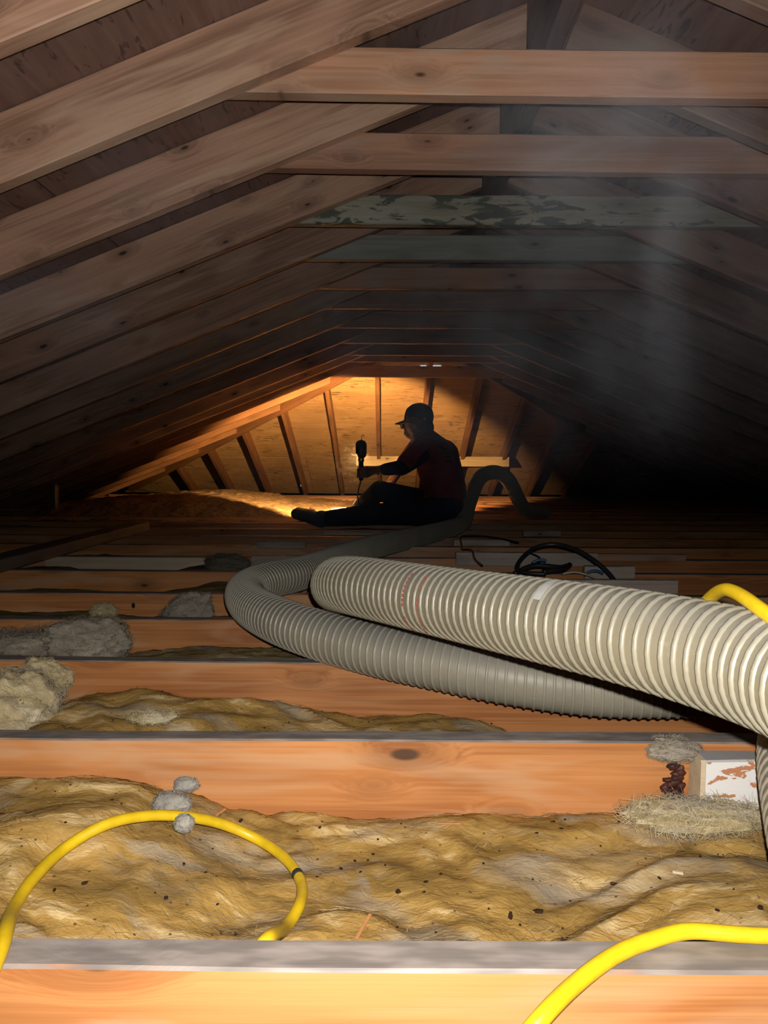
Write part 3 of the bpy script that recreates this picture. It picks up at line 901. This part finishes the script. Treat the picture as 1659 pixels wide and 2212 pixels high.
for pxr in (922, 950):
    ic = nearest(path_u[:int(len(path_u) * .55)], at(pxr, 1300, .99 if pxr > 930 else 1.02))
    a0 = facing(path_u, fr_u, ic)
    for q in range(15):
        if rng.random() < .2: continue
        bits.append(stick(path_u, fr_u, ic, a0 - 1.15 + q * .125, .004, .0045, M['red'], 'red_print', root_u, lift=.0042))
ic = nearest(path_u[:int(len(path_u) * .5)], at(1222, 1350, .81))
stick(path_u, fr_u, ic, facing(path_u, fr_u, ic) + (.75 if (fr_u[ic][0] * math.cos(facing(path_u, fr_u, ic) + .75) + fr_u[ic][1] * math.sin(facing(path_u, fr_u, ic) + .75)).z > 0.3 else -.75), .011, .032, M['white_label'], 'white_patch', root_u, lift=.0042)

CR = .0064
def cord(name, pts, r, mat, lab, cat='cord', group=None, seg=12, it=4):
    me, path, fr = tube_mesh(name, pts, r, None, seg, it=it)
    return tag(link(name, me, mat, smooth=True), lab, cat, group), path, fr
loop = [at(-60, 2200, .50), on_z(-24, 2110, .009), on_z(2, 2050, .010), on_z(14, 2005, .004), on_batt(28, 1965, 0, .02), on_batt(70, 1900, 0, .02), on_batt(140, 1832, 0, .022), on_batt(230, 1780, 0, .03), on_batt(320, 1762, 0, .03), on_batt(400, 1764, 0, .03),
        on_batt(480, 1780, 0, .025), on_batt(560, 1815, 0, .02), on_batt(620, 1858, 0, .016), on_batt(652, 1910, 0, .014), on_batt(645, 1960, 0, .012), on_batt(615, 2005, 0, .010)]
pe = at(575, 2032, JY[0] + TH + .012); loop += [pe, pe + Vector((-.03, .0, -.035)), pe + Vector((-.07, .0, -.06))]
oc, pc_, fc_ = cord('extension_cord', loop, CR, M['yellow'], 'yellow extension cord looped on the front insulation at left', 'cord', 'yellow cord runs')
ii = nearest(pc_, at(637, 1880, pc_[nearest(pc_, on_batt(637, 1880, 0, .015))].y))
me_, _, _ = tube_mesh('black_smudge', [pc_[ii - 1], pc_[ii], pc_[ii + 1]], CR + .0004, .003, 12, it=0)
link('black_smudge', me_, M['black_tape'], oc, smooth=True)
cord('extension_cord', [at(1050, 2350, .48), on_z(1158, 2212, .004), on_z(1240, 2128, .008), on_z(1330, 2062, .0075), on_z(1420, 2026, .0075), on_z(1490, 2010, .008), on_z(1560, 2016, .008), on_z(1659, 2022, .0075), on_z(1800, 2020, .008)], CR, M['yellow'],
     'yellow extension cord crossing the near joist at lower right', 'cord', 'yellow cord runs')
cord('extension_cord', [at(1440, 1420, .86), at(1490, 1345, .79), at(1532, 1294, .73), at(1565, 1274, .68), at(1600, 1286, .64), at(1650, 1322, .59), at(1720, 1370, .54), at(1850, 1470, .47)], CR, M['yellow'],
     'short yellow cord draped over the cream hose at the right edge', 'cord', 'yellow cord runs')
# black cables on the right
cord('black_cable', [at(1340, 1275, 2.32), at(1318, 1242, 2.36), at(1285, 1212, 2.40), at(1245, 1188, 2.45), at(1200, 1176, 2.5), at(1160, 1182, 2.5), at(1130, 1203, 2.46), at(1117, 1228, 2.4), at(1140, 1238, 2.36), at(1180, 1240, 2.34)], .0075,
     M['black_cable'], 'thick black cable arching above the cream hose', 'cable', 'black cables')
cord('black_cable', [at(1110, 1240, 2.40), at(1150, 1222, 2.42), at(1190, 1224, 2.42), at(1215, 1226, 2.43), at(1232, 1219, 2.44), at(1214, 1230, 2.36), at(1170, 1236, 2.34)], .0085, M['black_cable'],
     'folded black cable end lying inside the arch', 'cable', 'black cables')
cord('black_wire', [at(1120, 1172, 3.1), at(1060, 1160, 3.25), at(1000, 1158, 3.3), at(997, 1178, 3.1), at(1000, 1186, 3.0), at(1018, 1188, 2.9), at(1026, 1208, 2.75), at(1042, 1222, 2.6)], .004, M['black_cable'],
     'thin crinkled black wire between the hose and the cable', 'wire', 'black cables')
cord('black_wire', [at(1145, 1195, 2.75), at(1162, 1202, 2.7), at(1168, 1212, 2.65), at(1155, 1220, 2.6)], .003, M['black_cable'], 'tiny black wire hook seen through the arch', 'wire', 'black cables')
cord('blue_wire', [at(1150, 1216, 2.48), at(1165, 1209, 2.48), at(1182, 1212, 2.48)], .005, M['blue_cable'], 'short blue-grey cable inside the black arch', 'wire')
cord('blue_wire', [at(1262, 1243, 2.36), at(1272, 1235, 2.36), at(1290, 1233, 2.36), at(1305, 1240, 2.36)], .005, M['blue_cable'], 'blue wire scrap under the right foot of the arch', 'wire')
cord('yellow_wire', [at(1215, 1240, 2.34), at(1240, 1236, 2.34), at(1262, 1240, 2.34), at(1285, 1248, 2.3)], .003, M['pale'], 'thin straw-coloured wire below the folded black cable', 'wire')

# ------------------------------------------------------------------ the worker
def blob(name, chains, voxel, mat, parent, smooth_it=6, extra=None):
    """one continuous surface grown round chains of (point, radius)"""
    bm = bmesh.new()
    for ch in chains:
        for (p0, r0), (p1, r1) in zip(ch, ch[1:]):
            p0, p1 = Vector(p0), Vector(p1)
            n = max(2, int((p1 - p0).length / (min(r0, r1) * .35)))
            for k in range(n + 1):
                t = k / n
                bmesh.ops.create_icosphere(bm, subdivisions=2, radius=r0 + (r1 - r0) * t, matrix=Matrix.Translation(p0.lerp(p1, t)))
    if extra:
        for (c, sx, sy, sz, R_) in extra:
            bmesh.ops.create_icosphere(bm, subdivisions=3, radius=1, matrix=Matrix.Translation(Vector(c)) @ R_.to_4x4() @ Matrix.Diagonal((sx, sy, sz, 1)))
    me = bpy.data.meshes.new(name); bm.to_mesh(me); bm.free()
    tmp = bpy.data.objects.new('tmp', me); col.objects.link(tmp)
    md = tmp.modifiers.new('r', 'REMESH'); md.mode = 'VOXEL'; md.voxel_size = voxel
    ms = tmp.modifiers.new('s', 'SMOOTH'); ms.iterations = smooth_it; ms.factor = .5
    dg = bpy.context.evaluated_depsgraph_get()
    out = bpy.data.meshes.new_from_object(tmp.evaluated_get(dg))
    bpy.data.objects.remove(tmp)
    out.name = name
    return link(name, out, mat, parent, smooth=True)
M['skin'] = simple('skin', (.25, .13, .09), .5, .35, .1)
M['shirt'] = simple('red_shirt', (.22, .028, .034), .85, .1, .3, 14, .3)
M['shirt_dark'] = simple('navy_cloth', (.014, .016, .028), .9, .1)
M['trouser'] = simple('navy_trousers', (.014, .019, .032), .9, .1, .4, 18, .3)
M['cap'] = simple('navy_cap', (.012, .014, .024), .85, .1)
M['hair'] = simple('black_hair', (.012, .010, .010), .6, .3)
M['emblem'] = simple('grey_emblem', (.16, .18, .22))
M['sole'] = simple('cream_sole', (.55, .42, .25), .7, .2)
M['shoe'] = simple('dark_shoe', (.03, .035, .05), .7, .2)
M['glasses'] = simple('black_frame', (.01, .01, .012), .3, .5)
M['mask_strap'] = simple('white_strap', (.45, .42, .38))

I3 = Matrix.Identity(3)
YP = 4.55
pel = at(952, 1098, YP); pel.z = .10
chest = at(938, 990, YP - .02); waist = at(948, 1046, YP)
neckb = at(910, 944, YP); 
headc = at(901, 912, YP)
shN = at(912, 968, YP - .17); shF = at(905, 965, YP + .16)
elN = at(866, 1010, YP - .30); wrN = at(806, 1017, YP - .10); haN = at(786, 1014, YP - .04)
elF = at(868, 1005, YP + .30); wrF = at(845, 1042, YP + .20)
hipN = at(955, 1110, YP - .11); hipN.z = .085
knN = at(820, 1124, YP - .20); knN.z = .075
anN = at(702, 1121, YP - .24); anN.z = .050
hipF = at(955, 1108, YP + .09); hipF.z = .095
knF = at(820, 1060, YP + .06); anF = at(776, 1100, YP + .32); anF.z = .075
toeN = at(640, 1110, YP - .23); heelN = at(694, 1128, YP - .24); heelN.z = .035
toeF = at(722, 1106, YP + .36); toeF.z = .045

person = empty('person', (pel.x, pel.y, 0))
tag(person, 'seated worker in red shirt and dark cap holding up a lamp', 'person')
# hand: palm and five fingers closed round the lamp handle (vertical axis at lampx)
LX = at(780, 1010, YP - .06)             # axis of the lamp handle
hand_z = at(783, 1020, LX.y).z
def finger(z, r, reach):
    pts = []
    for a in (-10, 35, 85, 140, reach):
        q = math.radians(a)
        pts.append(((LX.x + .021 + math.cos(q) * .024 - .021 * 1, LX.y - math.sin(q) * .024, z - .004 * (a / 100)), r * (1 - .0012 * a)))
    return pts
fingers = [finger(hand_z + .026, .0088, 200), finger(hand_z + .008, .0092, 210), finger(hand_z - .010, .0088, 200), finger(hand_z - .027, .0078, 180)]
thumb = [((LX.x + .03, LX.y + .012, hand_z + .010), .011), ((LX.x + .012, LX.y + .026, hand_z + .030), .0105), ((LX.x - .012, LX.y + .022, hand_z + .048), .0085)]
palm = [((LX.x + .034, LX.y - .004, hand_z + .024), .015), ((LX.x + .034, LX.y - .004, hand_z - .024), .014), (tuple(wrN), .024)]
palm2 = [((LX.x + .034, LX.y + .004, hand_z + .010), .018), (tuple(wrN), .025)]
up_dir = (neckb - chest).normalized()
body = blob('body', [
    [(pel, .105), (waist, .10), (chest, .115), (neckb, .055), (headc - Vector((0, 0, .06)), .047)],
    [(neckb, .06), (shN, .055), (elN, .040), (wrN, .026)], palm, palm2, thumb, *fingers,
    [(neckb, .06), (shF, .055), (elF, .040), (wrF, .027)],
    [(wrF, .03), (wrF + Vector((-.05, .0, -.02)), .022)],
    [(hipN, .09), (knN, .058), (anN, .040), (heelN, .035)], [(heelN, .033), (toeN, .028)],
    [(hipF, .09), (knF, .058), (anF, .040)], [(anF - Vector((0, 0, .03)), .034), (toeF, .027)],
], .0065, M['skin'], person, 4, [
    (headc, .078, .092, .105, Matrix.Rotation(-.25, 3, 'Y')),
    (headc + Vector((-.03, .035, -.055)), .050, .055, .052, I3),
    (headc + Vector((-.083, .062, -.022)), .014, .014, .018, I3),          # nose
    (headc + Vector((-.068, .060, -.068)), .016, .020, .010, I3),          # mouth
    (headc + Vector((-.005, -.090, -.012)), .018, .012, .030, I3),         # ears
    (headc + Vector((.045, .085, -.012)), .018, .012, .030, I3)])
shirt = blob('shirt', [
    [(at(962, 1095, YP), .118), (at(952, 1046, YP), .122), (at(941, 990, YP - .01), .135), (at(922, 955, YP), .085), (neckb + Vector((0, 0, -.004)), .066)],
    [(at(968, 1090, YP - .06), .10), (at(955, 1030, YP - .06), .11), (at(945, 985, YP - .07), .105), (shN + Vector((.02, .02, -.01)), .074)],
    [(at(975, 1060, YP + .05), .10), (at(955, 985, YP + .06), .11), (shF + Vector((.02, 0, -.01)), .074)],
    [(at(925, 962, YP - .08), .08), (shN, .070), (shN.lerp(elN, .8), .056)],
    [(at(920, 960, YP + .05), .08), (shF, .070), (shF.lerp(elF, .8), .056)]], .010, M['shirt'], person, 8)
blob('dark_sleeve_part', [[(shN.lerp(elN, .12) + Vector((.02, -.034, -.032)), .040), (shN.lerp(elN, .62) + Vector((0, -.010, -.026)), .044), (shN.lerp(elN, .95) + Vector((0, -.0, -.012)), .043)],
                      [(elN, .046), (elN.lerp(wrN, .55), .038)]], .008, M['shirt_dark'], person, 5)['label'] = 'dark lower part of the near sleeve and forearm'  # navy underside along the near sleeve and half the forearm
blob('trousers', [
    [(hipN + Vector((.03, .0, .01)), .098), (hipF + Vector((.03, .0, .01)), .105)],
    [(hipN, .104), (hipN.lerp(knN, .5), .080), (knN, .068), (knN.lerp(anN, .45), .062), (anN + Vector((.01, 0, 0)), .049)],
    [(hipF, .105), (hipF.lerp(knF, .5), .082), (knF, .067), (knF.lerp(anF, .4), .063), (anF + Vector((0, 0, .012)), .050)]], .010, M['trouser'], person, 7)
blob('shoe', [[(heelN, .042), (heelN.lerp(toeN, .5) + Vector((0, 0, .004)), .040), (toeN, .034)], [(heelN + Vector((0, 0, .02)), .045), (anN, .046)]], .007, M['shoe'], person, 4)
blob('shoe_upper', [[(heelN.lerp(toeN, .3) + Vector((0, .018, .022)), .030), (toeN + Vector((.012, .012, .012)), .029)]], .006, M['sole'], person, 4)['label'] = 'lamplit cream top of the near shoe'
blob('shoe', [[(anF - Vector((-.02, 0, .035)), .036), ((anF - Vector((0, 0, .03))).lerp(toeF, .6), .037), (toeF, .031)]], .007, M['sole'], person, 4)
for q in range(3):
    p = heelN.lerp(toeN, .32 + q * .07) + Vector((0, .016, .051))
    me_, _, _ = tube_mesh('lace', [p + Vector((0, -.02, 0)), p + Vector((.004, 0, .005)), p + Vector((0, .02, 0))], .003, .004, 8, it=0)
    link('lace', me_, M['red'], person, smooth=True)
# hair, cap, glasses, strap
blob('hair', [[(headc + Vector((.050, -.02, -.035)), .056), (headc + Vector((.050, .0, -.07)), .045)], [(headc + Vector((.035, -.055, -.02)), .038), (headc + Vector((.058, -.03, -.085)), .034)]], .007, M['hair'], person, 3)
cap = blob('cap', [[(headc + Vector((.008, 0, .022)), .093), (headc + Vector((.016, 0, .030)), .090)]], .007, M['cap'], person, 3,
           [(headc + Vector((.012, .0, .040)), .090, .094, .078, I3)])
vs, fs = [], []
for i in range(13):
    a = math.radians(100 + i * 10 - 25)      # brim points to the left and away
    for rr, dz in ((.080, .006), (.125 + .03 * math.sin(i / 12 * math.pi), -.016)):
        for t in (0, .005): vs.append(headc + Vector((math.cos(a) * rr + .006, math.sin(a) * rr, dz + .004 + t)))
for i in range(12):
    b0 = i * 4; c0 = b0 + 4
    fs += [(b0, b0 + 2, c0 + 2, c0), (b0 + 1, c0 + 1, c0 + 3, b0 + 3), (b0 + 2, b0 + 3, c0 + 3, c0 + 2)]
link('brim', mesh_pd('brim', vs, fs), M['cap'], cap, smooth=True)
def patch_on(target, px, py, w, h, mat, name, parent, lift=.002):
    dg = bpy.context.evaluated_depsgraph_get()
    d = (at(px, py, 4.0) - CAM).normalized()
    mi = target.matrix_world.inverted()
    ok, loc, nrm, _ = target.ray_cast(mi @ CAM, (mi.to_3x3() @ d))
    if not ok: return
    loc = target.matrix_world @ loc; nrm = (target.matrix_world.to_3x3() @ nrm).normalized()
    Xv = Vector((1, 0, 0)); Xv = (Xv - nrm * Xv.dot(nrm)).normalized(); Zv = nrm.cross(Xv)
    if Zv.z < 0: Zv = -Zv
    vs = [loc + nrm * lift + Xv * sx * w / 2 + Zv * sz * h / 2 for sx, sz in ((-1, -1), (1, -1), (1, 1), (-1, 1))]
    vs += [v_ - nrm * .001 for v_ in vs]
    link(name, mesh_pd(name, vs, [(0, 1, 2, 3), (7, 6, 5, 4), (0, 4, 5, 1), (1, 5, 6, 2), (2, 6, 7, 3), (3, 7, 4, 0)]), mat, parent)
bpy.context.view_layer.update()
patch_on(cap, 917, 905, .016, .020, M['emblem'], 'emblem', cap, .003)
for q, (px, py, w_) in enumerate(((958, 969, .05), (964, 979, .06), (966, 988, .055), (969, 997, .05))):
    patch_on(shirt, px, py, w_, .010, M['trouser'], 'back_print', shirt, .004)
me_, _, _ = tube_mesh('glasses', [headc + Vector((-.02, -.092, -.012)), headc + Vector((-.06, -.060, -.010)), headc + Vector((-.088, -.02, -.010)), headc + Vector((-.102, .02, -.012)), headc + Vector((-.095, -.0, -.04)), headc + Vector((-.086, -.03, -.03)), headc + Vector((-.086, -.03, -.012))], .003, .004, 8, it=1)
link('glasses', me_, M['glasses'], person, smooth=True)
me_, _, _ = tube_mesh('mask_strap', [headc + Vector((.01, -.090, -.055)), headc + Vector((-.02, -.075, -.075)), headc + Vector((-.045, -.045, -.085))], .002, .004, 8, it=1)
link('mask_strap', me_, M['mask_strap'], person, smooth=True)

# ------------------------------------------------------------------ the hand lamp
lamp = empty('work_lamp', LX); tag(lamp, 'caged hand lamp with hook and dark shield held by the worker', 'lamp')
def lathe(name, prof, c, mat, parent, seg=20, a0=0, a1=360, thick=0):
    vs, fs = [], []
    full = a1 - a0 >= 360
    n = seg if full else seg + 1
    for (r, z) in prof:
        for j in range(n):
            a = math.radians(a0 + (a1 - a0) * j / seg)
            vs.append((c.x + r * math.cos(a), c.y + r * math.sin(a), c.z + z))
    for i in range(len(prof) - 1):
        for j in range(seg):
            j2 = (j + 1) % n
            fs.append((i * n + j, i * n + j2, (i + 1) * n + j2, (i + 1) * n + j))
    return link(name, mesh_pd(name, vs, fs), mat, parent, smooth=True)
M['lamp_black'] = simple('black_plastic', (.015, .015, .017), .4, .4)
M['brass'] = simple('bright_brass', (.75, .55, .25), .25, .5, .1, 40, .05, Metallic=1.0)
zb0 = at(780, 1038, LX.y).z; zc0 = at(780, 997, LX.y).z; zs0 = at(780, 987, LX.y).z; zs1 = at(780, 952, LX.y).z
base = Vector((LX.x, LX.y, 0))
lathe('handle', [(0, zb0), (.014, zb0), (.015, zb0 + .02), (.0145, zc0 - .01), (.017, zc0), (0, zc0)], base, M['lamp_black'], lamp)
lathe('socket_collar', [(0, zc0), (.018, zc0), (.020, zc0 + .008), (.016, zs0 - .004), (.021, zs0 + .004), (.0, zs0 + .004)], base, M['brass'], lamp)
# half-round shield on the camera's side, open to the far left; its inner face is bright metal
ztop = zs0 + .047
lathe('shield', [(.032, zs0 + .017), (.034, zs0 + .03), (.034, ztop)], base, M['lamp_black'], lamp, 24, 166, 408)
lathe('reflector', [(.030, zs0 + .018), (.032, zs0 + .03), (.032, ztop)], base, M['metal'], lamp, 24, 167, 407)
lathe('shield_skirt', [(.021, zs0 - .006), (.030, zs0 + .006), (.032, zs0 + .017)], base, M['lamp_black'], lamp, 24, 222, 408)
lathe('shield_cap', [(.034, ztop), (.034, zs1 - .02), (.026, zs1 - .004), (.010, zs1 + .004), (.0, zs1 + .005)], base, M['lamp_black'], lamp, 24)
for a in (62, 84, 106, 130):
    q = math.radians(a); e = Vector((math.cos(q), math.sin(q), 0))
    me_, _, _ = tube_mesh('cage_wire', [base + e * .021 + Vector((0, 0, zs0)), base + e * .033 + Vector((0, 0, zs0 + .02)), base + e * .034 + Vector((0, 0, zs1 - .025)), base + e * .02 + Vector((0, 0, zs1)), base + Vector((0, 0, zs1 + .005))], .0013, .004, 6, it=1)
    link('cage_wire', me_, M['metal'], lamp, smooth=True)
hk = base + Vector((0, 0, zs1 + .003))
me_, _, _ = tube_mesh('hook', [hk, hk + Vector((.004, 0, .012)), hk + Vector((.002, 0, .022)), hk + Vector((.009, 0, .031)), hk + Vector((.017, 0, .026)), hk + Vector((.016, 0, .018))], .0024, .003, 8, it=1)
link('hook', me_, M['brass'], lamp, smooth=True)
s_ = N('bulb_glow'); e_ = s_.n('ShaderNodeEmission'); e_.inputs[0].default_value = (1.0, .50, .14, 1); e_.inputs[1].default_value = 5000.0
s_.c(e_.outputs[0], s_.out.inputs['Surface']); M['bulb'] = s_.m
lathe('bulb', [(0, zs0 + .010), (.006, zs0 + .012), (.0095, zs0 + .020), (.0105, zs0 + .028), (.0085, zs0 + .036), (0, zs0 + .040)], base, M['bulb'], lamp, 16)
ls = bpy.data.lights.new('lamp_beam', 'SPOT')
ls.energy = 3900.0; ls.color = (1.0, .50, .15); ls.shadow_soft_size = .008
ls.spot_size = math.radians(76); ls.spot_blend = .35
lo = bpy.data.objects.new('lamp_beam', ls); col.objects.link(lo)
bd = Vector((-.13, 1.0, -.20)).normalized()
lo.matrix_world = Matrix.Translation(base + Vector((-.004, .037, zs0 + .026))) @ bd.to_track_quat('-Z', 'Y').to_matrix().to_4x4()
lo.parent = lamp; lo.matrix_parent_inverse = lamp.matrix_world.inverted()
me_, _, _ = tube_mesh('lamp_cord', [base + Vector((0, 0, zb0 + .004)), at(778, 1045, LX.y), at(773, 1065, LX.y), at(774, 1085, LX.y), at(782, 1100, LX.y + .05), at(800, 1108, LX.y + .2)], .0045, .006, 8, it=4)
link('lamp_cord', me_, M['black_cable'], lamp, smooth=True)

# ------------------------------------------------------------------ dust haze in the air
s = N('dusty_air')
ab = s.n('ShaderNodeVolumeAbsorption'); ab.inputs['Color'].default_value = (.30, .34, .38, 1); ab.inputs['Density'].default_value = .31
tc = s.n('ShaderNodeTexCoord'); pv = tc.outputs['Object']
nz = s.ramp(s.noise(pv, 3.2, 2, .55, .9), .40, .72)
tot = None
for (px, py, Y, r, dens) in ((980, 720, 3.2, .95, .75), (1250, 790, 3.3, .8, .45), (1520, 560, 1.75, .55, .45), (1380, 290, 1.45, .40, .45), (340, 310, 1.25, .20, .45), (80, 640, 2.0, .40, .30),
                             (620, 1010, 3.6, .6, .5), (1540, 80, 1.3, .3, .4), (1100, 120, 1.6, .35, .3)):
    c = at(px, py, Y)
    d = s.n('ShaderNodeVectorMath', operation='DISTANCE'); s.c(pv, d.inputs[0]); d.inputs[1].default_value = c
    f = s.math('MULTIPLY', s.math('SUBTRACT', 1.0, s.ramp(d.outputs['Value'], 0.0, r)), dens * 1.6)
    tot = f if tot is None else s.math('ADD', tot, f)
scv = s.n('ShaderNodeVolumeScatter'); scv.inputs['Color'].default_value = (.80, .86, 1.0, 1); scv.inputs['Anisotropy'].default_value = -.25
s.c(s.math('MULTIPLY', tot, nz), scv.inputs['Density'])
ad = s.n('ShaderNodeAddShader'); s.c(ab.outputs[0], ad.inputs[0]); s.c(scv.outputs[0], ad.inputs[1])
s.c(ad.outputs[0], s.out.inputs['Volume'])
hz = mesh_pd('dust_haze', [(x, y, z) for z in (-.6, 2.0) for y in (-1.5, 9.8) for x in (-4.2, 5.0)], [(0, 2, 3, 1), (4, 5, 7, 6), (0, 1, 5, 4), (2, 6, 7, 3), (0, 4, 6, 2), (1, 3, 7, 5)])
tag(link('dust_haze', hz, s.m), 'thin dust haze hanging in the attic air', 'haze', None, 'stuff')
